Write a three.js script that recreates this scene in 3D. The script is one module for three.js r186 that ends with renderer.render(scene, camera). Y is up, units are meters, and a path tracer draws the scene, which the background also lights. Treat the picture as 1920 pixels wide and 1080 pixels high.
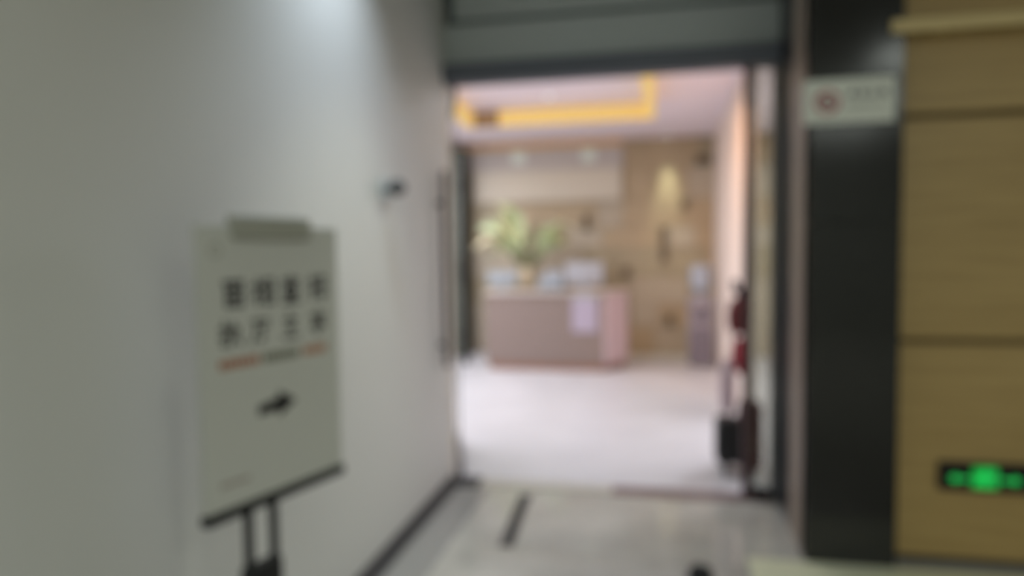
import * as THREE from 'three';
import { RoundedBoxGeometry } from 'three/addons/geometries/RoundedBoxGeometry.js';
import { mergeGeometries } from 'three/addons/utils/BufferGeometryUtils.js';
import { ImprovedNoise } from 'three/addons/math/ImprovedNoise.js';
import { RectAreaLightUniformsLib } from 'three/addons/lights/RectAreaLightUniformsLib.js';

// ------------------------------------------------------------------ camera, lights, exposure
RectAreaLightUniformsLib.init();
const scene = new THREE.Scene();
scene.background = new THREE.Color(0x000000);
const FOCAL = 1330.757;                                     // focal length in pixels of a 1920 x 1080 frame
const camera = new THREE.PerspectiveCamera(2 * Math.atan(540 / FOCAL) * 180 / Math.PI, 1920 / 1080, 0.05, 60);
camera.rotation.order = 'YXZ';
camera.position.set(0, 1.5, 0);
camera.rotation.set(-0.0548476, 0.2078668, -0.0124688);
camera.focus = 0.25;                                        // the phone was focused far too close: everything is soft
camera.userData.fStop = camera.getFocalLength() / 6.2;      // aperture of 6.2 mm
const renderer = new THREE.WebGLRenderer({ antialias: true });
renderer.toneMapping = THREE.LinearToneMapping;
renderer.toneMappingExposure = 1.0;
renderer.shadowMap.enabled = true;

function areaLight(color, intensity, w, h, x, y, z) {       // a panel under a ceiling, shining down
  const l = new THREE.RectAreaLight(color, intensity, w, h);
  l.position.set(x, y, z); l.rotation.x = -Math.PI / 2; scene.add(l);
  return l;
}
function spotLight(color, intensity, pos, target, angle, penumbra = 1, radius = 2) {
  const l = new THREE.SpotLight(color, intensity, 0, angle, penumbra, 2);
  l.position.set(...pos); l.target.position.set(...target); scene.add(l, l.target);
  l.castShadow = true; l.shadow.radius = radius; l.shadow.mapSize.set(1024, 1024); l.shadow.bias = -0.0005;
  return l;
}
const LIT = {
  lobby: 9.0, wash: 8.5, room: 12.6, spot: 14, partition: 14,
};

// ------------------------------------------------------------------ helpers
const rng = (s => () => { s |= 0; s = s + 0x6D2B79F5 | 0; let t = Math.imul(s ^ s >>> 15, 1 | s); t = t + Math.imul(t ^ t >>> 7, 61 | t) ^ t; return ((t ^ t >>> 14) >>> 0) / 4294967296; })(20240607);
const rnd = (a, b) => a + (b - a) * rng();
const used = {};
function numbered(name) { const n = used[name] = (used[name] ?? -1) + 1; return n ? `${name}_${String(n).padStart(3, '0')}` : name; }
function metreUV(g) {
  g = g.index ? g.toNonIndexed() : g;
  const p = g.attributes.position, n = g.attributes.normal, uv = new Float32Array(p.count * 2);
  for (let i = 0; i < p.count; i++) {
    const ax = Math.abs(n.getX(i)), ay = Math.abs(n.getY(i)), az = Math.abs(n.getZ(i));
    let u, v;
    if (ay > ax && ay > az) { u = p.getX(i); v = p.getZ(i); } else if (ax > az) { u = p.getZ(i); v = p.getY(i); } else { u = p.getX(i); v = p.getY(i); }
    uv[2 * i] = u; uv[2 * i + 1] = v;
  }
  g.setAttribute('uv', new THREE.BufferAttribute(uv, 2));
  return g;
}
const box = (x0, x1, y0, y1, z0, z1) => metreUV(new THREE.BoxGeometry(x1 - x0, y1 - y0, z1 - z0).translate((x0 + x1) / 2, (y0 + y1) / 2, (z0 + z1) / 2));
const rbox = (x0, x1, y0, y1, z0, z1, r = 0.006) => metreUV(new RoundedBoxGeometry(x1 - x0, y1 - y0, z1 - z0, 2, r).translate((x0 + x1) / 2, (y0 + y1) / 2, (z0 + z1) / 2));
function rod(a, b, r, seg = 14) {
  const A = new THREE.Vector3(...a), B = new THREE.Vector3(...b), d = B.clone().sub(A);
  const g = new THREE.CapsuleGeometry(r, Math.max(d.length() - 2 * r, 0.0005), 4, seg);
  g.applyQuaternion(new THREE.Quaternion().setFromUnitVectors(new THREE.Vector3(0, 1, 0), d.clone().normalize()));
  g.translate((A.x + B.x) / 2, (A.y + B.y) / 2, (A.z + B.z) / 2);
  return metreUV(g);
}
const lathe = (pts, seg = 28) => metreUV(new THREE.LatheGeometry(pts.map(p => new THREE.Vector2(...p)), seg));
function prism(pts, y0, y1, bevel = 0) {                     // footprint [x, z] raised from y0 to y1
  const s = new THREE.Shape(pts.map(([x, z]) => new THREE.Vector2(x, -z)));
  const g = new THREE.ExtrudeGeometry(s, { depth: y1 - y0 - 2 * bevel, bevelEnabled: bevel > 0, bevelSize: bevel, bevelThickness: bevel, bevelOffset: -bevel, bevelSegments: 2 });
  g.rotateX(-Math.PI / 2); g.translate(0, y0 + bevel, 0);
  return metreUV(g);
}
const clean = g => { g = g.index ? g.toNonIndexed() : g; for (const k of Object.keys(g.attributes)) if (!['position', 'normal', 'uv'].includes(k)) g.deleteAttribute(k); return g; };
function part(name, geos, mat, parent) {
  const list = [geos].flat().map(clean);
  const m = new THREE.Mesh(list.length > 1 ? mergeGeometries(list) : list[0], mat);
  m.name = numbered(name); m.castShadow = m.receiveShadow = true;
  (parent ?? scene).add(m);
  return m;
}
function tag(o, label, category, group) { o.userData = { label, category, ...(group ? { group } : {}) }; return o; }
function thing(name, label, category, [x, y, z] = [0, 0, 0], turn = 0, group) {
  const o = new THREE.Group(); o.name = numbered(name); o.position.set(x, y, z); o.rotation.y = turn; scene.add(o);
  return tag(o, label, category, group);
}
function structGroup(name, label) { const o = new THREE.Group(); o.name = name; o.userData = { kind: 'structure', ...(label ? { label } : {}) }; scene.add(o); return o; }
function struct(name, geos, mat, parent, label) { const m = part(name, geos, mat, parent); if (!parent) { m.name = name; m.userData = { kind: 'structure', ...(label ? { label } : {}) }; } return m; }

// ------------------------------------------------------------------ procedural textures
const noise = new ImprovedNoise();
const fbm = (x, y, z, o = 4) => { let s = 0, a = 0.5, f = 1; for (let i = 0; i < o; i++) { s += a * noise.noise(x * f, y * f, z + i * 7.3); a *= 0.5; f *= 2; } return s; };
function dataTex(n, fn, srgb, repeat) {
  const d = new Uint8Array(n * n * 4);
  for (let j = 0; j < n; j++) for (let i = 0; i < n; i++) {
    const c = fn(i / n, j / n), k = 4 * (j * n + i);
    d[k] = c[0]; d[k + 1] = c[1]; d[k + 2] = c[2]; d[k + 3] = 255;
  }
  const t = new THREE.DataTexture(d, n, n); t.wrapS = t.wrapT = THREE.RepeatWrapping; t.magFilter = THREE.LinearFilter; t.minFilter = THREE.LinearMipmapLinearFilter; t.generateMipmaps = true;
  if (srgb) t.colorSpace = THREE.SRGBColorSpace;
  t.repeat.set(...repeat); t.needsUpdate = true;
  return t;
}
const cl = v => Math.max(0, Math.min(255, Math.round(v)));
const plasterBump = dataTex(256, (u, v) => { const h = cl(128 + 90 * fbm(u * 40, v * 40, 1) + 40 * fbm(u * 6, v * 6, 9)); return [h, h, h]; }, false, [0.8, 0.8]);
function woodTex(base, dark, sx, sy, seed, rep) {            // grain that runs along u
  return dataTex(512, (u, v) => {
    const w = 0.5 + 0.5 * Math.sin((v * 34 + 2.2 * fbm(u * sx, v * sy, seed, 3)) * 3.1);
    const f = 0.5 + fbm(u * sx * 3, v * sy * 22, seed + 3, 3), c = 0.5 + fbm(u * 1.5, v * 3, seed + 5, 3);
    const k = Math.max(0, Math.min(1, 0.25 * w + 0.4 * f + 0.35 * c));
    return base.map((b, i) => cl(b + (dark[i] - b) * k));
  }, true, rep);
}
const veneerMap = woodTex([204, 174, 118], [162, 134, 82], 2.2, 7, 2, [0.55, 0.8]);
const oakMap = woodTex([204, 195, 174], [178, 165, 143], 3, 8, 11, [0.9, 1.1]);
const floorMap = dataTex(512, (u, v) => { const k = fbm(u * 5, v * 5, 3) * 34 + fbm(u * 40, v * 40, 6) * 14; return [cl(186 + k), cl(183 + k), cl(174 + k)]; }, true, [0.5, 0.5]);
const paleMap = dataTex(256, (u, v) => { const k = fbm(u * 4, v * 4, 23) * 16; return [cl(206 + k), cl(206 + k), cl(208 + k)]; }, true, [0.5, 0.5]);
const graniteMap = dataTex(256, (u, v) => { const k = 9 * Math.max(0, fbm(u * 50, v * 50, 13)) + 5 * fbm(u * 6, v * 6, 15); return [cl(29 + k), cl(29 + k), cl(28 + k)]; }, true, [1.2, 1.2]);

// ------------------------------------------------------------------ materials
const std = (color, roughness = 0.6, extra = {}) => new THREE.MeshStandardMaterial({ color, roughness, ...extra });
const M = {
  wall: std(0xd2d2cd, 0.55, { bumpMap: plasterBump, bumpScale: 0.0008 }),
  ceilingWhite: std(0xd8d8d4, 0.8), lobbyCeiling: std(0xb9b9b4, 0.8),
  floor: std(0xffffff, 0.07, { map: floorMap }), border: std(0xe2e2c2, 0.35), wallShadeGrey: std(0x979691, 0.15),
  floorRoom: std(0xffffff, 0.35, { map: paleMap }),
  base: std(0x424241, 0.4), greyPanel: std(0xbac1c0, 0.5), gap: std(0x5a6466, 0.6),
  frame: std(0x2b2d31, 0.35, { metalness: 0.35 }), header: std(0x666a75, 0.45), post: std(0x66666a, 0.35, { metalness: 0.2 }), frameBrown: std(0x4b3236, 0.35, { metalness: 0.3 }),
  jamb: std(0x8d7f72, 0.45), granite: std(0xffffff, 0.14, { map: graniteMap }),
  veneer: std(0xffffff, 0.42, { map: veneerMap }), joint: std(0x6a5630, 0.7), brass: std(0xdcc48c, 0.4),
  oak: std(0xffffff, 0.55, { map: oakMap }), oakWarm: std(0xfaf0e0, 0.55, { map: oakMap }), oakGrey: std(0xeceade, 0.55, { map: oakMap }), inset: std(0x776c59, 0.7),
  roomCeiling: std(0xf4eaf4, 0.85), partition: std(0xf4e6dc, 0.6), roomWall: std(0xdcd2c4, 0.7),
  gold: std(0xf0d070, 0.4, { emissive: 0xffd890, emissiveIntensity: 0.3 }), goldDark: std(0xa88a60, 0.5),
  soffit: std(0xc2bcb6, 0.7), coveGlowTan: std(0xe6bf88, 0.6), band: std(0xd8d0be, 0.6),
  counter: std(0x8a7b74, 0.45), counterEnd: std(0xc8b4ba, 0.45), counterTop: std(0xcabfb6, 0.35), plinth: std(0x9a7868, 0.5),
  paper: std(0xb0a6b8, 0.8), plasticPale: std(0xaeb0b6, 0.45), plasticBlue: std(0x9fa7ae, 0.45), screen: std(0x23262b, 0.2),
  cabinet: std(0x666b62, 0.5), cabinetDark: std(0x45483f, 0.5), black: std(0x17181a, 0.5), blackMetal: std(0x2a2b2c, 0.38, { metalness: 0.5 }),
  rubber: std(0x222222, 0.85), steelDark: std(0x5a5b5a, 0.4, { metalness: 0.6 }), steel: std(0xb8bac0, 0.3, { metalness: 0.8 }),
  board: std(0xc4c4be, 0.55), clip: std(0xa2a297, 0.5),
  red: std(0xb01335, 0.65), darkRed: std(0x6a1c24, 0.7), pinkCloth: std(0xd9c3cd, 0.8), maroon: std(0x4e1722, 0.55), purple: std(0x3d2d3c, 0.7),
  water: new THREE.MeshPhysicalMaterial({ color: 0xb9cbd6, roughness: 0.12, transmission: 0.6, thickness: 0 }),
  dispenser: std(0x9a949c, 0.45), dispenserDark: std(0x77707a, 0.5),
  glass: new THREE.MeshPhysicalMaterial({ color: 0xd9dcd7, roughness: 0.03, transmission: 1, thickness: 0 }),
  glassEdge: std(0x5f6a5e, 0.25), threshold: std(0x7c6866, 0.4), thresholdPale: std(0xbfbbae, 0.4), plate: std(0x2c2d2e, 0.4, { metalness: 0.4 }),
  leafA: new THREE.MeshPhysicalMaterial({ color: 0xf2eec4, roughness: 0.7, transmission: 0.3, thickness: 0, side: THREE.DoubleSide }),
  leafB: new THREE.MeshPhysicalMaterial({ color: 0xdfecc2, roughness: 0.7, transmission: 0.3, thickness: 0, side: THREE.DoubleSide }),
  leafC: new THREE.MeshPhysicalMaterial({ color: 0xc6d6ae, roughness: 0.7, transmission: 0.3, thickness: 0, side: THREE.DoubleSide }),
  stem: std(0x7d8458, 0.8), vase: std(0xb9a98c, 0.4), soil: std(0x4c3d2e, 1),
  lampRim: std(0xd8d8d6, 0.4), glow: std(0xffffff, 0.5, { emissive: 0xf6f7ff, emissiveIntensity: 1.1 }), glowWarm: std(0xffffff, 0.5, { emissive: 0xffe6c4, emissiveIntensity: 1.2 }),
};

// ------------------------------------------------------------------ the setting: lobby side (z > -4.36)
const WL = -1.333, WR = 0.667, ZD = -4.36, ZW = -3.62, LH = 3.4;
const ROOM = { x0: -4, x1: 3.2, z0: -4.46, z1: -10.06, h: 3.0 };
struct('floor', box(WL - 0.12, 4.62, -0.1, 0, ZD - 0.06, 7.3), M.floor);
struct('floor_border', box(0.401, 4.0, 0, 0.004, -3.5, -2.9), M.border, undefined, 'pale cream floor strip along the foot of the wood panel wall');
struct('ceiling', box(WL - 0.12, 4.62, LH, LH + 0.12, ZD - 0.1, 7.3), M.lobbyCeiling);
struct('wall_left', box(WL - 0.12, WL, 0, LH, ZD, 7.3), M.wall);
struct('baseboard_left', rbox(WL, WL + 0.014, 0, 0.05, ZD + 0.02, 7.18, 0.004), M.base);
struct('trim_3', box(WL + 0.014, WL + 0.075, 0, 0.003, ZD + 0.09, 7.18), M.base, undefined, 'dark stone edging strip on the floor along the white left wall');
struct('shade_trim_4', box(WL + 0.075, -1.06, 0, 0.002, ZD + 0.11, 7.18), M.wallShadeGrey, undefined, 'grey strip painted as soft shade on the floor beside the dark edging along the white left wall');  // soft shade beside the wall, painted as a grey strip
struct('wall_back', box(WL - 0.12, 4.62, 0, LH, 7.18, 7.3), M.wall);
struct('wall_right', box(4.5, 4.62, 0, LH, ZW - 0.12, 7.3), M.wall);
// wall above the door, grey cladding panels with a shadow gap
const above = structGroup('wall_front', 'grey clad wall above the glass doorway');
part('backing', box(WL, WR, 2.655, LH, ZD - 0.1, ZD - 0.02), M.gap, above);
part('cladding_panel', rbox(WL, WR, 2.655, 2.905, ZD - 0.02, ZD, 0.004), M.greyPanel, above);
part('cladding_panel', rbox(WL + 0.06, WR, 2.935, LH, ZD - 0.02, ZD, 0.004), M.greyPanel, above);
// short side wall of the doorway recess
const side = structGroup('wall_recess', 'short side wall between the door post and the black stone column');
part('stone_strip', box(WR, WR + 0.1, 0, LH, -3.94, -3.52), M.jamb, side);
part('metal_jamb', box(WR, WR + 0.1, 0, LH, ZD - 0.1, -3.94), M.frame, side);
// wall with big veneer panels
const wood = structGroup('wall_front_right', 'wall of large yellow-brown horizontal-grain wood panels with dark joints');
part('backing', box(WR + 0.1, 4.5, 0, LH, ZW - 0.12, ZW), M.joint, wood);
part('plinth', box(1.06, 4.5, 0, 0.02, ZW, ZW + 0.012), M.base, wood);
for (const [y0, y1] of [[0.035, 1.035], [1.065, 2.068], [2.1, 3.1], [3.13, LH]])
  for (const [x0, x1] of [[1.06, 2.52], [2.53, 4.5]]) part('panel', rbox(x0, x1, y0, y1, ZW, ZW + 0.02, 0.004), M.veneer, wood);
const column = structGroup('column', 'glossy black stone column between the doorway and the wood panels');
part('stone_slab', rbox(WR, 1.06, 0, 1.6, -3.62, -3.5, 0.004), M.granite, column);
part('stone_slab', rbox(WR, 1.06, 1.602, LH, -3.62, -3.5, 0.004), M.granite, column);
// black door frame
const frame = structGroup('trim_1', 'black metal frame around the glass doorway');
part('header', rbox(WL, WR, 2.535, 2.655, ZD - 0.08, ZD + 0.05, 0.005), M.header, frame);
part('post', rbox(0.635, 0.7, 0, 2.535, ZD - 0.08, ZD + 0.05, 0.005), M.post, frame);
part('mullion', rbox(0.472, 0.52, 0.0, 2.535, ZD - 0.05, ZD + 0.02, 0.004), M.frameBrown, frame);
const sill = structGroup('trim_2', 'stone threshold strip under the doorway');
part('pale_stone', rbox(-1.14, -0.3, 0, 0.008, ZD - 0.06, ZD + 0.05, 0.003), M.thresholdPale, sill);
part('mauve_stone', rbox(-0.3, 0.635, 0, 0.008, ZD - 0.06, ZD + 0.08, 0.003), M.threshold, sill);
part('floor_plate', rbox(WL + 0.015, -1.14, 0, 0.012, ZD - 0.08, ZD + 0.1, 0.003), M.plate, sill);
// fixed slim side pane
const pane = structGroup('window_1', 'slim fixed glass pane between the brown mullion and the right door post');
part('glass_pane', box(0.52, 0.635, 0.06, 2.535, ZD - 0.02, ZD - 0.01), M.glass, pane);
part('bottom_rail', rbox(0.52, 0.635, 0, 0.06, ZD - 0.04, ZD + 0.01, 0.003), M.frame, pane);
// left door leaf, swung into the room and seen edge on
const leaf = structGroup('door_1', 'frameless glass door leaf swung open into the room, seen almost edge on, with a long dark pull handle');
leaf.position.set(-1.3, 0, -4.44);
leaf.rotation.y = Math.atan2(0.82, -0.26);
part('glass_panel', box(0.02, 0.86, 0.07, 2.5, -0.006, 0.006), M.glass, leaf);
part('glass_edge', box(0.86, 0.866, 0.07, 2.5, -0.006, 0.006), M.glassEdge, leaf);
part('bottom_rail', rbox(0.0, 0.866, 0.012, 0.08, -0.018, 0.018, 0.004), M.steelDark, leaf);
part('top_rail', rbox(0.0, 0.866, 2.49, 2.56, -0.018, 0.018, 0.004), M.steelDark, leaf);
for (const s of [-1, 1]) {
  const h = part('handle', [rod([0.76, 0.62, s * 0.075], [0.76, 2.2, s * 0.075], 0.024)], M.blackMetal, leaf);
  part('standoff', [0.85, 1.97].map(y => rod([0.76, y, s * 0.004], [0.76, y, s * 0.075], 0.012)), M.blackMetal, h);
}

// ------------------------------------------------------------------ the setting: reception room (z < -4.46)
struct('floor_room', box(ROOM.x0 - 0.1, ROOM.x1 + 0.1, -0.1, 0, ROOM.z1 - 0.2, ZD - 0.06), M.floorRoom, undefined, 'bright white polished floor of the reception room');
struct('ceiling_room', box(ROOM.x0 - 0.1, ROOM.x1 + 0.1, ROOM.h, ROOM.h + 0.12, ROOM.z1 - 0.2, ROOM.z0), M.roomCeiling, undefined, 'pale pinkish white ceiling of the reception room');
struct('wall_room_left', box(ROOM.x0 - 0.1, ROOM.x0, 0, ROOM.h, ROOM.z1 - 0.2, ROOM.z0), M.roomWall);
struct('wall_room_right', box(ROOM.x1, ROOM.x1 + 0.1, 0, ROOM.h, ROOM.z1 - 0.2, ROOM.z0), M.roomWall);
struct('wall_room_front', [box(ROOM.x0, WL, 0, ROOM.h, ROOM.z0, ROOM.z0 + 0.1), box(WR + 0.1, ROOM.x1, 0, ROOM.h, ROOM.z0, ROOM.z0 + 0.1)], M.roomWall);
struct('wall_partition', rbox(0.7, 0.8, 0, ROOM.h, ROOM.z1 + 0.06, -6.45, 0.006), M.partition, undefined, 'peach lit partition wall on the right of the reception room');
// feature wall: staggered wooden blocks
const feature = structGroup('wall_room_back', 'back wall of staggered light wood blocks with small dark insets');
part('backing', box(ROOM.x0, ROOM.x1, 0, ROOM.h, ROOM.z1 - 0.12, ROOM.z1), M.inset, feature);
const insets = [[-0.02, 0.09, 1.29, 1.78], [-0.54, -0.41, 1.06, 1.23], [0.05, 0.17, 0.40, 0.57], [-1.08, -0.98, 1.74, 1.98], [0.26, 0.36, 2.02, 2.16], [0.45, 0.66, 2.6, 2.74]];
{
  const mats = [M.oak, M.oakWarm, M.oakGrey], geo = {};
  let y = 0.0, row = 0;
  for (const h of [0.40, 0.32, 0.36, 0.42, 0.28, 0.38, 0.44, 0.4]) {
    let x = ROOM.x0 + (row % 2 ? -0.2 : 0);
    while (x < ROOM.x1) {
      const w = [0.36, 0.48, 0.62, 0.8][Math.floor(rng() * 4)], x0 = Math.max(x, ROOM.x0), x1 = Math.min(x + w, ROOM.x1);
      const d = [0.02, 0.03, 0.04][Math.floor(rng() * 3)], m = mats[Math.floor(rng() * 3)];
      if (x1 - x0 > 0.05 && !(x0 > 0.66 && x1 < 0.84)) part('wood_block', rbox(x0 + 0.003, x1 - 0.003, y + 0.003, y + h - 0.003, ROOM.z1, ROOM.z1 + d, 0.004), m, feature);
      x += w;
    }
    y += h; row++;
  }
  for (const [x0, x1, y0, y1] of insets) part('dark_inset', rbox(x0, x1, y0, y1, ROOM.z1 + 0.005, ROOM.z1 + 0.048, 0.003), M.inset, feature);
}
// dropped soffit over the counter
const soffit = structGroup('soffit', 'grey dropped soffit over the reception counter with a warm cove glow painted on its top edge');
part('face', rbox(ROOM.x0, -0.545, 2.63, 2.88, -9.96, ROOM.z1 + 0.045, 0.004), M.soffit, soffit);
part('cove_glow_trim', rbox(ROOM.x0, -0.54, 2.88, 2.999, -9.98, ROOM.z1 + 0.045, 0.004), M.coveGlowTan, soffit);  // tan colour painted for the cove light along this edge

// ------------------------------------------------------------------ things on the lobby side
function glyph(ctx, kind, x, y, s) {                          // brush-like strokes for lettering that the photo leaves unreadable
  const L = (...p) => { ctx.beginPath(); ctx.moveTo(x + p[0] * s, y + p[1] * s); for (let i = 2; i < p.length; i += 2) ctx.lineTo(x + p[i] * s, y + p[i + 1] * s); ctx.stroke(); };
  const K = [
    () => { L(.1, .1, .9, .1); L(.2, .1, .2, .9, .85, .9, .85, .1); L(.2, .35, .85, .35); L(.2, .62, .85, .62); L(.5, .1, .5, .9); },
    () => { L(.05, .28, .45, .28); L(.25, .05, .25, .95); L(.25, .4, .05, .7); L(.55, .1, .95, .1, .95, .9, .55, .9, .55, .1); L(.55, .37, .95, .37); L(.55, .63, .95, .63); },
    () => { L(.1, .15, .9, .15); L(.5, .02, .5, .95); L(.2, .35, .8, .35, .8, .65, .2, .65, .2, .35); L(.1, .95, .9, .95); L(.3, .78, .7, .78); },
    () => { L(.08, .2, .42, .2); L(.25, .05, .25, .95); L(.5, .15, .95, .15); L(.5, .45, .95, .45); L(.72, .02, .72, .95); L(.5, .75, .95, .75); L(.05, .6, .45, .5); },
    () => { L(.05, .3, .45, .3); L(.25, .05, .25, .9, .1, .85); L(.05, .62, .45, .5); L(.5, .35, .85, .35, .8, .75, .95, .9); L(.62, .1, .6, .55, .45, .95); },
    () => { L(.15, .15, .9, .15); L(.3, .15, .25, .6, .08, .95); L(.45, .4, .85, .35); L(.65, .38, .6, .9, .45, .85); },
    () => { L(.4, .02, .55, .15); L(.2, .25, .8, .25); L(.5, .25, .5, .92); L(.27, .55, .75, .55); L(.15, .92, .87, .92); },
    () => { L(.5, .02, .5, .18); L(.12, .2, .9, .2); L(.3, .35, .75, .35, .75, .52, .3, .52, .3, .35); L(.12, .65, .9, .65); L(.5, .65, .5, .92, .35, .88); },
  ];
  K[kind]();
}
const SW = 0.51, SH = 0.762;
function posterTexture() {
  const c = document.createElement('canvas'); c.width = 684; c.height = 1024;
  const g = c.getContext('2d'), px = u => u / SW * 684, py = v => (SH - v) / SH * 1024;
  g.fillStyle = '#c7c7c1'; g.fillRect(0, 0, 684, 1024);
  g.lineCap = 'round'; g.strokeStyle = '#26262a'; g.lineWidth = 15;
  [0.104, 0.206, 0.311, 0.421].forEach((u, i) => glyph(g, i, px(u) - 52, py(0.582) - 54, 106));
  g.strokeStyle = '#3a3b38'; g.lineWidth = 13;
  [0.09, 0.192, 0.306, 0.419].forEach((u, i) => glyph(g, 4 + i, px(u) - 50, py(0.476) - 52, 102));
  const y = py(0.396), bar = [['#a05f3c', 0.05, 0.19], ['#5f604a', 0.2, 0.345], ['#a8693f', 0.355, 0.445]];
  for (const [col, a, b] of bar) { g.fillStyle = col; for (let u = a; u < b - 0.006; u += 0.02) g.fillRect(px(u), y - 17, px(0.016), 34); }
  g.fillStyle = '#232324'; g.beginPath();                       // arrow pointing right, thick head and tapering shaft
  for (const [i, [u, v]] of [[0.176, 0.264], [0.25, 0.276], [0.25, 0.296], [0.322, 0.257], [0.25, 0.218], [0.25, 0.238], [0.176, 0.236]].entries()) g[i ? 'lineTo' : 'moveTo'](px(u), py(v));
  g.fill();
  g.strokeStyle = '#a3a398'; g.lineWidth = 9; g.beginPath(); g.arc(px(0.05), py(0.7), 22, 0, 7); g.stroke();
  g.fillStyle = '#9a8f88'; g.fillRect(px(0.04), py(0.08), px(0.1), 16);
  const t = new THREE.CanvasTexture(c); t.colorSpace = THREE.SRGBColorSpace; return t;
}
{
  // local x runs along the board from its near to its far edge, local z points at the reader
  const t = thing('sign_stand', 'grey poster board with dark characters and a black arrow on a black twin-pole stand', 'sign', [-1.139, 0, -1.58], Math.atan2(0.49, 0.143));
  part('board', rbox(0, SW, 0.81, 0.81 + SH, -0.018, 0, 0.004), M.board, t);
  const face = part('poster', new THREE.PlaneGeometry(SW - 0.01, SH - 0.01).translate(SW / 2, 0.81 + SH / 2, 0.001), std(0xffffff, 0.5, { map: posterTexture() }), t);
  face.userData.label = 'printed sheet with two rows of four dark characters, a red and green line and a black arrow';
  part('bottom_rail', rbox(-0.004, SW + 0.004, 0.793, 0.824, -0.022, 0.008, 0.005), M.blackMetal, t);
  part('top_clip', [rbox(0.1, 0.385, 1.535, 1.595, 0.001, 0.016, 0.006), rbox(0.115, 0.37, 1.56, 1.6, -0.03, 0.004, 0.006)], M.clip, t);
  for (const x of [0.157, 0.248]) part('pole', rod([x, 0.57, -0.03], [x, 1.5, -0.03], 0.014), M.blackMetal, t);
  part('collar', rbox(0.142, 0.263, 0.54, 0.622, -0.055, -0.008, 0.01), M.blackMetal, t);
  part('post', rod([0.2, 0.03, -0.03], [0.2, 0.58, -0.03], 0.02), M.blackMetal, t);
  part('base_plate', lathe([[0, 0], [0.155, 0], [0.16, 0.006], [0.155, 0.014], [0.03, 0.026], [0.022, 0.04], [0, 0.04]]).translate(0.2, 0, -0.03), M.blackMetal, t);
}
{
  const t = thing('wall_bracket', 'small dark grey bracket sticking out of the white left wall at head height', 'bracket', [WL, 1.8, -3.32]);
  part('plate', rbox(0, 0.012, -0.055, 0.055, -0.06, 0.06, 0.005), M.greyPanel, t);
  part('arm', rod([0.008, 0, 0.01], [0.07, 0.0, 0.03], 0.016), M.steelDark, t);
  part('head', new THREE.SphereGeometry(0.042, 20, 14).scale(1, 1, 1.3).translate(0.08, 0.004, 0.045), M.steelDark, t);
}
{
  const t = thing('wall_bar', 'long thin dark bar standing upright on the end of the white wall beside the doorway', 'bar', [WL, 0, -4.13]);
  part('rail', rod([0.052, 0.78, 0], [0.052, 1.98, 0], 0.019), M.blackMetal, t);
  for (const y of [0.92, 1.78]) part('mount', rod([0.0, y, 0], [0.052, y, 0], 0.013), M.blackMetal, t);
}
{
  const c = document.createElement('canvas'); c.width = 768; c.height = 400;
  const g = c.getContext('2d');
  g.fillStyle = '#e6e8de'; g.fillRect(0, 0, 768, 400);
  g.lineWidth = 34; g.strokeStyle = '#b0525a'; g.beginPath(); g.arc(200, 205, 96, 0, 7); g.stroke();
  g.fillStyle = '#5b4a45'; g.fillRect(135, 192, 120, 32); g.fillRect(175, 160, 44, 90);
  g.lineWidth = 30; g.strokeStyle = '#a55456'; g.beginPath(); g.moveTo(134, 138); g.lineTo(266, 272); g.stroke();
  g.lineCap = 'round'; g.strokeStyle = '#4b4e50'; g.lineWidth = 11;
  [375, 462, 549, 636].forEach((x, i) => glyph(g, [7, 3, 6, 1][i], x, 98, 74));
  g.strokeStyle = '#8f8f84'; g.lineWidth = 6;
  [375, 422, 469, 516, 563, 610, 657].forEach((x, i) => glyph(g, i, x, 232, 36));
  const tx = new THREE.CanvasTexture(c); tx.colorSpace = THREE.SRGBColorSpace;
  const t = thing('wall_sign', 'white rectangular sign with a red ring symbol and dark characters on the black stone column', 'sign', [0.828, 2.15, -3.5]);
  part('plate', rbox(-0.192, 0.192, -0.1, 0.1, 0, 0.012, 0.004), std(0xe4e5dd, 0.4), t);
  part('print', new THREE.PlaneGeometry(0.378, 0.194).translate(0, 0, 0.013), std(0xffffff, 0.4, { map: tx }), t);
}
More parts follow.
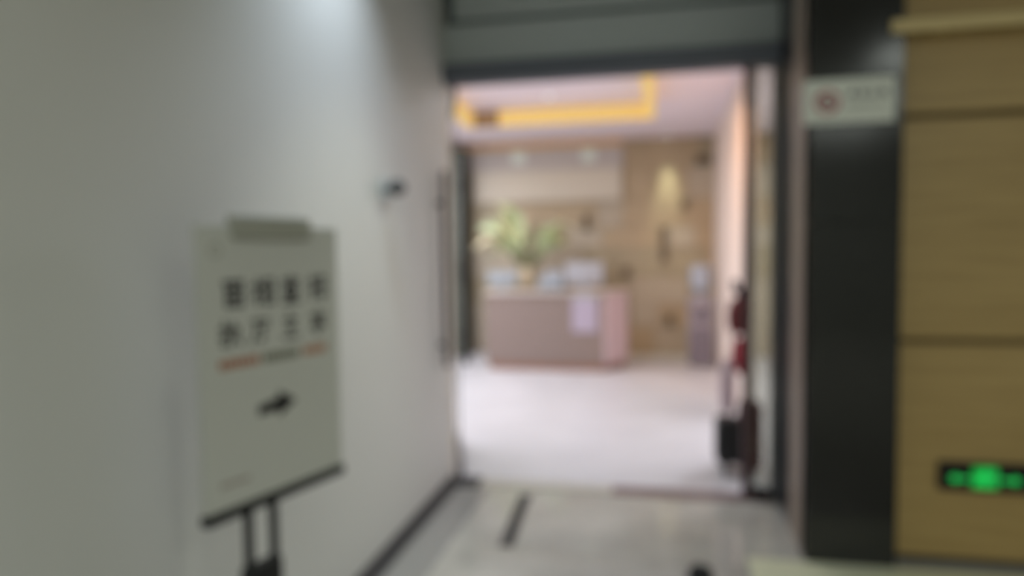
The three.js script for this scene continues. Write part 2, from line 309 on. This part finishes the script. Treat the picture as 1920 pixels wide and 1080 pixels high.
{
  const c = document.createElement('canvas'); c.width = 1024; c.height = 352;
  const g = c.getContext('2d');
  g.fillStyle = '#000000'; g.fillRect(0, 0, 1024, 352);
  g.fillStyle = '#0c9a38'; g.fillRect(355, 30, 310, 292);       // bright middle panel with a figure leaving through a door
  g.fillStyle = '#17a546'; g.fillRect(560, 60, 84, 240);
  g.strokeStyle = g.fillStyle = '#16d65c'; g.lineCap = 'round'; g.lineWidth = 26;
  g.beginPath(); g.arc(515, 80, 24, 0, 7); g.fill();
  for (const p of [[500, 120, 470, 200], [470, 200, 520, 240, 505, 300], [470, 200, 430, 250, 385, 255], [495, 130, 440, 145, 415, 190], [495, 130, 540, 170, 575, 160]]) { g.beginPath(); g.moveTo(p[0], p[1]); for (let i = 2; i < p.length; i += 2) g.lineTo(p[i], p[i + 1]); g.stroke(); }
  g.fillStyle = '#1cb850';
  const arrow = (x, d) => { g.beginPath(); [[-130, 24], [30, 24], [30, 74], [130, 0], [30, -74], [30, -24], [-130, -24]].forEach(([a, b], i) => g[i ? 'lineTo' : 'moveTo'](x + d * a, 200 + b)); g.fill(); };
  arrow(200, -1); arrow(815, 1);
  const tx = new THREE.CanvasTexture(c); tx.colorSpace = THREE.SRGBColorSpace;
  const t = thing('exit_sign', 'black exit sign with glowing green running figure and arrows on the wood panel wall', 'exit sign', [1.452, 0.425, ZW + 0.02]);
  part('housing', rbox(-0.192, 0.192, -0.066, 0.066, 0, 0.024, 0.006), M.black, t);
  part('face', new THREE.PlaneGeometry(0.355, 0.122).translate(0, 0, 0.0252), new THREE.MeshStandardMaterial({ color: 0x050505, roughness: 0.3, emissive: 0xffffff, emissiveMap: tx, emissiveIntensity: 1.0 }), t);
  const l = new THREE.RectAreaLight(0x22d060, 0.25, 0.2, 0.1); l.position.set(1.452, 0.425, ZW + 0.05); l.rotation.y = Math.PI; scene.add(l);
}
{
  const t = thing('brass_rail', 'thin brass strip rail running along the top of the wood panel wall', 'rail', [0, 0, 0]);
  part('strip', rbox(1.0, 4.48, 2.435, 2.492, -3.5, -3.478, 0.006), M.brass, t);
  for (const x of [1.2, 2.2, 3.2]) part('bracket', box(x, x + 0.05, 2.45, 2.48, -3.6, -3.499), M.brass, t);
}
{
  const t = thing('door_stop', 'small black rubber door stop on the tile floor at the bottom of the view', 'door stop', [0.17, 0, -3.22]);
  part('base', lathe([[0, 0], [0.062, 0], [0.064, 0.006], [0.058, 0.014], [0, 0.014]]), M.steelDark, t);
  part('rubber', lathe([[0, 0.012], [0.05, 0.014], [0.054, 0.03], [0.05, 0.05], [0.036, 0.062], [0, 0.066]]), M.rubber, t);
}
{
  const t = thing('floor_drain', 'narrow dark metal drain channel let into the tile floor in front of the doorway', 'drain', [-0.79, 0, -3.8], 0.055);
  part('channel_frame', [rbox(-0.036, -0.026, 0, 0.007, -0.37, 0.37, 0.002), rbox(0.026, 0.036, 0, 0.007, -0.37, 0.37, 0.002), rbox(-0.036, 0.036, 0, 0.007, -0.38, -0.37, 0.002), rbox(-0.036, 0.036, 0, 0.007, 0.37, 0.38, 0.002)], M.steelDark, t);
  part('pan', box(-0.026, 0.026, 0, 0.002, -0.37, 0.37), M.black, t);
  for (let i = 0; i < 18; i++) { const z = -0.35 + i * 0.041; part('bar', box(-0.026, 0.026, 0.002, 0.006, z - 0.011, z + 0.011), M.base, t); }
}

// ------------------------------------------------------------------ things in the reception room
{
  const t = thing('slim_cart', 'slim upright cart with dark red and crimson cloth bundles and a black wheeled base', 'cart', [0.475, 0, -4.9]);
  part('pole', [rod([-0.06, 0.15, 0], [0.03, 1.2, -0.04], 0.013), rod([0.09, 0.15, 0], [0.09, 1.2, -0.04], 0.013)], M.maroon, t);
  part('handle', [rod([0.0, 1.2, -0.04], [0.1, 1.2, -0.04], 0.02), rod([0.02, 1.18, -0.03], [-0.0, 1.28, 0.0], 0.026), rod([0.06, 1.0, -0.02], [0.05, 1.22, -0.04], 0.034)], M.purple, t);
  const bag = lathe([[0, 0], [0.05, 0.0], [0.075, 0.05], [0.08, 0.14], [0.06, 0.21], [0.025, 0.235], [0, 0.238]], 20);
  part('dark_bundle', bag.clone().scale(0.85, 1, 0.8).translate(0.02, 0.92, 0.0), M.darkRed, t);
  part('crimson_bundle', bag.clone().scale(0.62, 1, 0.8).translate(0.045, 0.66, 0.02), M.red, t);
  part('pale_bundle', bag.clone().scale(0.7, 1.5, 0.6).translate(-0.045, 0.4, 0.02), M.pinkCloth, t);
  part('side_bag', new RoundedBoxGeometry(0.15, 0.46, 0.16, 3, 0.045).translate(0.1, 0.25, 0.02), M.maroon, t);
  part('base', rbox(-0.125, 0.08, 0.06, 0.36, -0.09, 0.11, 0.04), M.black, t);
  for (const [x, z] of [[-0.06, 0.12], [0.07, 0.12], [-0.06, -0.1], [0.07, -0.1]]) {
    const w = part('wheel', metreUV(new THREE.TorusGeometry(0.05, 0.017, 10, 22).rotateY(Math.PI / 2).translate(x, 0.067, z)), M.rubber, t);
    part('hub', metreUV(new THREE.CylinderGeometry(0.036, 0.036, 0.02, 16).rotateZ(Math.PI / 2).translate(x, 0.067, z)), M.steelDark, w);
  }
}
{
  const t = thing('reception_counter', 'mauve brown reception counter with a pinkish end panel and terracotta plinth', 'counter', [0, 0, 0]);
  part('front_panel', prism([[-2.14, -8.56], [-0.68, -8.55], [-0.45, -8.86], [-0.45, -9.16], [-2.14, -9.16]], 0.1, 0.94, 0.004), M.counter, t);
  const e = part('end_panel', prism([[-0.678, -8.545], [-0.66, -8.54], [-0.42, -8.868], [-0.42, -9.16], [-0.448, -9.16], [-0.448, -8.872]], 0.1, 0.94, 0.002), M.counterEnd, t);
  e.userData.label = 'pinkish end panel';
  part('plinth', prism([[-2.11, -8.585], [-0.69, -8.575], [-0.46, -8.89], [-0.46, -9.14], [-2.11, -9.14]], 0, 0.1, 0.002), M.plinth, t);
  part('worktop', prism([[-2.17, -8.53], [-0.65, -8.515], [-0.4, -8.85], [-0.4, -9.18], [-2.17, -9.18]], 0.94, 0.975, 0.004), M.counterTop, t);
}
{
  const t = thing('notice', 'white paper notice hanging on the front of the reception counter', 'notice', [-0.91, 0.69, -8.545]);
  part('sheet', rbox(-0.15, 0.15, -0.205, 0.19, 0, 0.004, 0.0015), M.paper, t);
  part('hanger', rbox(-0.15, 0.15, 0.185, 0.235, 0.004, 0.012, 0.003), M.plasticPale, t);
}
function monitor(label, x, z, w, h, turn, mat) {              // seen from behind
  const t = thing('monitor', label, 'monitor', [x, 0.975, z], turn);
  part('back_shell', new RoundedBoxGeometry(w, h, 0.03, 3, 0.012).translate(0, 0.08 + h / 2, 0), mat, t);
  part('rear_bulge', new RoundedBoxGeometry(w * 0.5, h * 0.5, 0.03, 3, 0.012).translate(0, 0.08 + h / 2, 0.025), mat, t);
  part('screen', new THREE.PlaneGeometry(w - 0.03, h - 0.03).rotateY(Math.PI).translate(0, 0.08 + h / 2, -0.016), M.screen, t);
  part('stand', [rbox(-0.03, 0.03, 0.01, 0.16, -0.01, 0.012, 0.004), rbox(-0.11, 0.11, 0, 0.012, -0.08, 0.08, 0.004)], mat, t);
}
monitor('pale grey monitor seen from behind on the right half of the reception counter', -0.93, -8.72, 0.46, 0.27, 0.05, M.plasticPale);
monitor('low blue-grey monitor seen from behind on the left end of the reception counter', -1.97, -8.76, 0.38, 0.16, -0.05, M.plasticBlue);
{
  const t = thing('printer', 'boxy grey printer on the reception counter left of the pale monitor', 'printer', [-1.34, 0.975, -8.8]);
  part('body', new RoundedBoxGeometry(0.3, 0.17, 0.3, 3, 0.018).translate(0, 0.087, 0), M.plasticBlue, t);
  part('paper_tray', rbox(-0.11, 0.11, 0.15, 0.25, -0.14, -0.12, 0.004), M.plasticPale, t);
  part('output_slot', rbox(-0.1, 0.1, 0.05, 0.075, 0.146, 0.156, 0.003), M.screen, t);
}
{
  const t = thing('potted_plant', 'fan-shaped plant with yellow-green leaves in a beige vase on the reception counter', 'plant', [-1.69, 0.975, -8.98]);
  t.scale.setScalar(1.16);
  part('vase', lathe([[0, 0], [0.07, 0], [0.085, 0.02], [0.1, 0.12], [0.085, 0.2], [0.06, 0.235], [0.066, 0.255], [0.056, 0.255], [0.052, 0.23], [0, 0.23]]), M.vase, t);
  part('soil', lathe([[0, 0.236], [0.051, 0.234], [0.051, 0.225]]), M.soil, t);
  const leafGeo = (len, wid, droop) => {                        // folded blade growing along +y and bending to +x
    const n = 9, pos = [], idx = [];
    for (let i = 0; i <= n; i++) {
      const s = i / n, a = droop * s * s, w = wid * Math.pow(Math.sin(Math.PI * Math.min(0.985, 0.06 + 0.94 * s)), 0.8);
      const cx = len * s * Math.sin(a), cy = len * s * Math.cos(a * 0.8);
      pos.push(cx, cy, -w, cx + 0.18 * w * Math.cos(a), cy - 0.18 * w * Math.sin(a), 0, cx, cy, w);
      if (i < n) for (const k of [0, 1]) { const o = 3 * i + k; idx.push(o, o + 3, o + 1, o + 1, o + 3, o + 4); }
    }
    const g = new THREE.BufferGeometry(); g.setAttribute('position', new THREE.Float32BufferAttribute(pos, 3)); g.setIndex(idx); g.computeVertexNormals();
    return metreUV(g);
  };
  const kinds = [leafGeo(0.3, 0.075, 0.5), leafGeo(0.36, 0.085, 0.9), leafGeo(0.26, 0.07, 0.3)];
  for (let i = 0; i < 46; i++) {
    const side2 = rnd(-1, 1), lift = 1 - 0.35 * Math.abs(side2), h = 0.2 + rnd(0.12, 0.62) * lift, fx = side2 * (0.1 + 0.62 * (h - 0.2)), fz = rnd(-0.12, 0.12);
    const stem = part('stem', rod([fx * 0.08, 0.22, fz * 0.08], [fx, 0.02 + h, fz], 0.005, 6), M.stem, t);
    const m = part('leaf', kinds[i % 3].clone(), [M.leafA, M.leafB, M.leafA, M.leafC, M.leafB][(i + (fx < -0.1 ? 0 : 1)) % 5], stem);
    m.position.set(fx, 0.02 + h, fz);
    m.rotation.set(rnd(-0.5, 0.3), fx < 0 ? Math.PI + rnd(-0.9, 0.9) : rnd(-0.9, 0.9), 0);
    m.rotation.order = 'YXZ'; m.rotation.z = -Math.min(1.2, Math.abs(side2) * 1.1) * 0.8;
  }
}
{
  const t = thing('sign_board', 'long blank pale beige board under the soffit on the wood block wall', 'sign board', [-1.59, 2.395, ROOM.z1 + 0.04]);
  part('panel', rbox(-1.053, 1.053, -0.228, 0.228, 0.008, 0.05, 0.006), M.band, t);
  part('back_frame', box(-1.0, 1.0, -0.2, 0.2, 0, 0.01), M.soffit, t);
}
{
  const t = thing('water_dispenser', 'grey water dispenser with a bottle on top by the right end of the back wall', 'water dispenser', [0.485, 0, -9.2]);
  part('body', new RoundedBoxGeometry(0.3, 0.86, 0.3, 3, 0.025).translate(0, 0.45, 0), M.dispenser, t);
  part('recess', rbox(-0.11, 0.11, 0.56, 0.78, 0.14, 0.156, 0.006), M.dispenserDark, t);
  for (const x of [-0.05, 0.05]) part('tap', rbox(x - 0.014, x + 0.014, 0.72, 0.77, 0.15, 0.19, 0.005), M.plasticPale, t);
  part('door', rbox(-0.135, 0.135, 0.06, 0.5, 0.145, 0.156, 0.006), M.dispenserDark, t);
  part('collar', lathe([[0, 0.87], [0.11, 0.87], [0.115, 0.885], [0.09, 0.9], [0, 0.9]]), M.plasticPale, t);
  part('bottle', lathe([[0, 0.9], [0.03, 0.9], [0.04, 0.93], [0.12, 0.98], [0.13, 1.02], [0.126, 1.08], [0.13, 1.14], [0.13, 1.24], [0.11, 1.268], [0, 1.272]]), std(0xaab4c2, 0.2), t);
}
{
  const t = thing('dark_cabinet', 'tall dark grey-green cabinet in the back left corner of the reception room', 'cabinet', [-3.31, 0, -9.74]);
  part('carcass', rbox(-0.52, 0.62, 0.0, 2.9, -0.26, 0.2, 0.006), M.cabinetDark, t);
  for (const [x0, x1] of [[-0.51, -0.012], [-0.002, 0.3], [0.31, 0.61]]) {
    const d = part('door', rbox(x0, x1, 0.08, 2.88, 0.2, 0.222, 0.005), M.cabinet, t);
    part('handle', rod([x1 - 0.035, 1.0, 0.24], [x1 - 0.035, 1.4, 0.24], 0.009, 8), M.steelDark, d);
  }
}
{
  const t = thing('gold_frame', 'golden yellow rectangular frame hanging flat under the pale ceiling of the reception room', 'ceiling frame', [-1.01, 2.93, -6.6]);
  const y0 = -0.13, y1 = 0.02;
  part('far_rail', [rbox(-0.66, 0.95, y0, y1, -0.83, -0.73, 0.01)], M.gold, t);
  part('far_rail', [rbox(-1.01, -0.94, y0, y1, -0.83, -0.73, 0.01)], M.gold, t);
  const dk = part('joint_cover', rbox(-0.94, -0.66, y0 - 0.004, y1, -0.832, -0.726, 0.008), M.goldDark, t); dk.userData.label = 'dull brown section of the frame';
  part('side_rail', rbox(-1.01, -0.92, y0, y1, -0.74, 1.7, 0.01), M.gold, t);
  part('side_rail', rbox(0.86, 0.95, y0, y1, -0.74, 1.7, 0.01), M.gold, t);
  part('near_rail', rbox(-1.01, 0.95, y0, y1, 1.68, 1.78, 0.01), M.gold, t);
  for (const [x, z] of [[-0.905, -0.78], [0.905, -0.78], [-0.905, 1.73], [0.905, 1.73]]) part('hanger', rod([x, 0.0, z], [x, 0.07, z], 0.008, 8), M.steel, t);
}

areaLight(0xffd080, 1.2, 1.7, 0.08, -1.01, 2.79, -7.38);

// ------------------------------------------------------------------ lamps
function addedPanelLamp(label, w, h, x, y, z, intensity, color, group) {  // panel lamps out of view, added for their light
  const t = thing('added_panel_light', label, 'ceiling light', [x, y, z], 0, group);
  part('frame', [rbox(-w / 2 - 0.03, w / 2 + 0.03, -0.03, 0, -h / 2 - 0.03, -h / 2, 0.004), rbox(-w / 2 - 0.03, w / 2 + 0.03, -0.03, 0, h / 2, h / 2 + 0.03, 0.004), rbox(-w / 2 - 0.03, -w / 2, -0.03, 0, -h / 2, h / 2, 0.004), rbox(w / 2, w / 2 + 0.03, -0.03, 0, -h / 2, h / 2, 0.004)], M.lampRim, t);
  part('diffuser', box(-w / 2, w / 2, -0.02, -0.002, -h / 2, h / 2), M.glow, t);
  areaLight(color, intensity, w, h, x, y - 0.035, z);
}
for (const z of [0.8, 3.0, 5.2]) for (const x of [0.5, 2.7])
  addedPanelLamp(`added unseen lobby panel light, ${{ 0.8: 'nearest', 3: 'middle', 5.2: 'farthest' }[z]} row behind the viewer, ${x < 1 ? 'left' : 'right'} column`, 1.2, 0.6, x, LH, z, LIT.lobby, 0xf6fff4);  // added behind the camera to brighten the surfaces facing it
addedPanelLamp('added long ceiling panel light out of view just inside the doorway', 1.3, 0.5, -1.05, ROOM.h, -5.6, LIT.room * 0.42, 0xecefff);  // room panels added where the camera cannot see them, to light the room
addedPanelLamp('added long ceiling panel light out of view on the left side of the reception room', 0.8, 3.0, -3.1, ROOM.h, -6.8, LIT.room * 1.3, 0xeef1ff);
addedPanelLamp('added long ceiling panel light out of view on the right side of the reception room', 0.6, 2.4, 2.2, ROOM.h, -7.4, LIT.room * 1.75, 0xeef1ff);
function downlight(label, x, y, z, glow, light, group) {
  const t = thing('downlight', label, 'ceiling light', [x, y, z], 0, group);
  part('rim', lathe([[0.042, 0], [0.06, 0], [0.062, -0.006], [0.056, -0.012], [0.042, -0.01], [0.042, 0]], 24), M.lampRim, t);
  part('lens', metreUV(new THREE.CylinderGeometry(0.041, 0.041, 0.006, 20).translate(0, -0.004, 0)), glow, t);
  if (light) spotLight(...light);
}
downlight('round downlight near the white left wall above the sign', -0.95, LH, -2.7, M.glow, [0xdfeeff, LIT.wash, [-0.95, LH - 0.03, -2.7], [-1.3, 0, -2.75], 0.82, 1, 4]);
downlight('added unseen adjustable downlight over the doorway recess turned towards the white left wall', 0.2, LH, -3.3, M.glow, [0xfaffee, 8, [0.2, LH - 0.03, -3.3], [-1.33, 0.75, -2.7], 0.43, 1, 4]);  // added lamp, brightens the white wall right of the sign stand
downlight('round downlight shining down the wood block wall by the partition', 0.08, ROOM.h, -9.86, M.glow, [0xf6ffe0, LIT.spot * 0.35, [0.08, ROOM.h - 0.03, -9.86], [0.09, 1.6, -10.03], 0.34, 1, 2]);
downlight('warm round downlight beside the peach partition wall', 0.25, ROOM.h, -5.9, M.glowWarm, [0xffc496, LIT.partition, [0.25, ROOM.h - 0.03, -5.9], [0.74, 1.4, -8.0], 0.62, 1, 4]);
downlight('small white downlight in the pale ceiling inside the gold frame', -1.08, ROOM.h, -7.0, M.glow, [0xffffff, LIT.spot * 0.2, [-1.08, ROOM.h - 0.03, -7.0], [-1.08, 0, -7.01], 1.1, 1, 2]);
for (const [x, w] of [[-1.98, 'left'], [-0.99, 'right']]) {
  const t = thing('soffit_light', `small pale square light on the grey soffit, the ${w} one of the two`, 'spotlight', [x, 2.79, -9.96], 0, 'lights on the soffit');
  part('housing', rbox(-0.1, 0.1, -0.09, 0.09, 0, 0.02, 0.006), M.lampRim, t);
  part('lens', box(-0.08, 0.08, -0.07, 0.07, 0.02, 0.024), std(0xd6e0d2, 0.5, { emissive: 0xd8e8d8, emissiveIntensity: 0.1 }), t);
  const l = new THREE.RectAreaLight(0xe8f4e8, 0.1, 0.16, 0.14); l.position.set(x, 2.79, -9.93); l.rotation.y = Math.PI; scene.add(l);
}
scene.traverse(o => { if (o.isMesh && (o.material === M.glow || o.material === M.glowWarm)) o.castShadow = false; });
renderer.render(scene, camera);
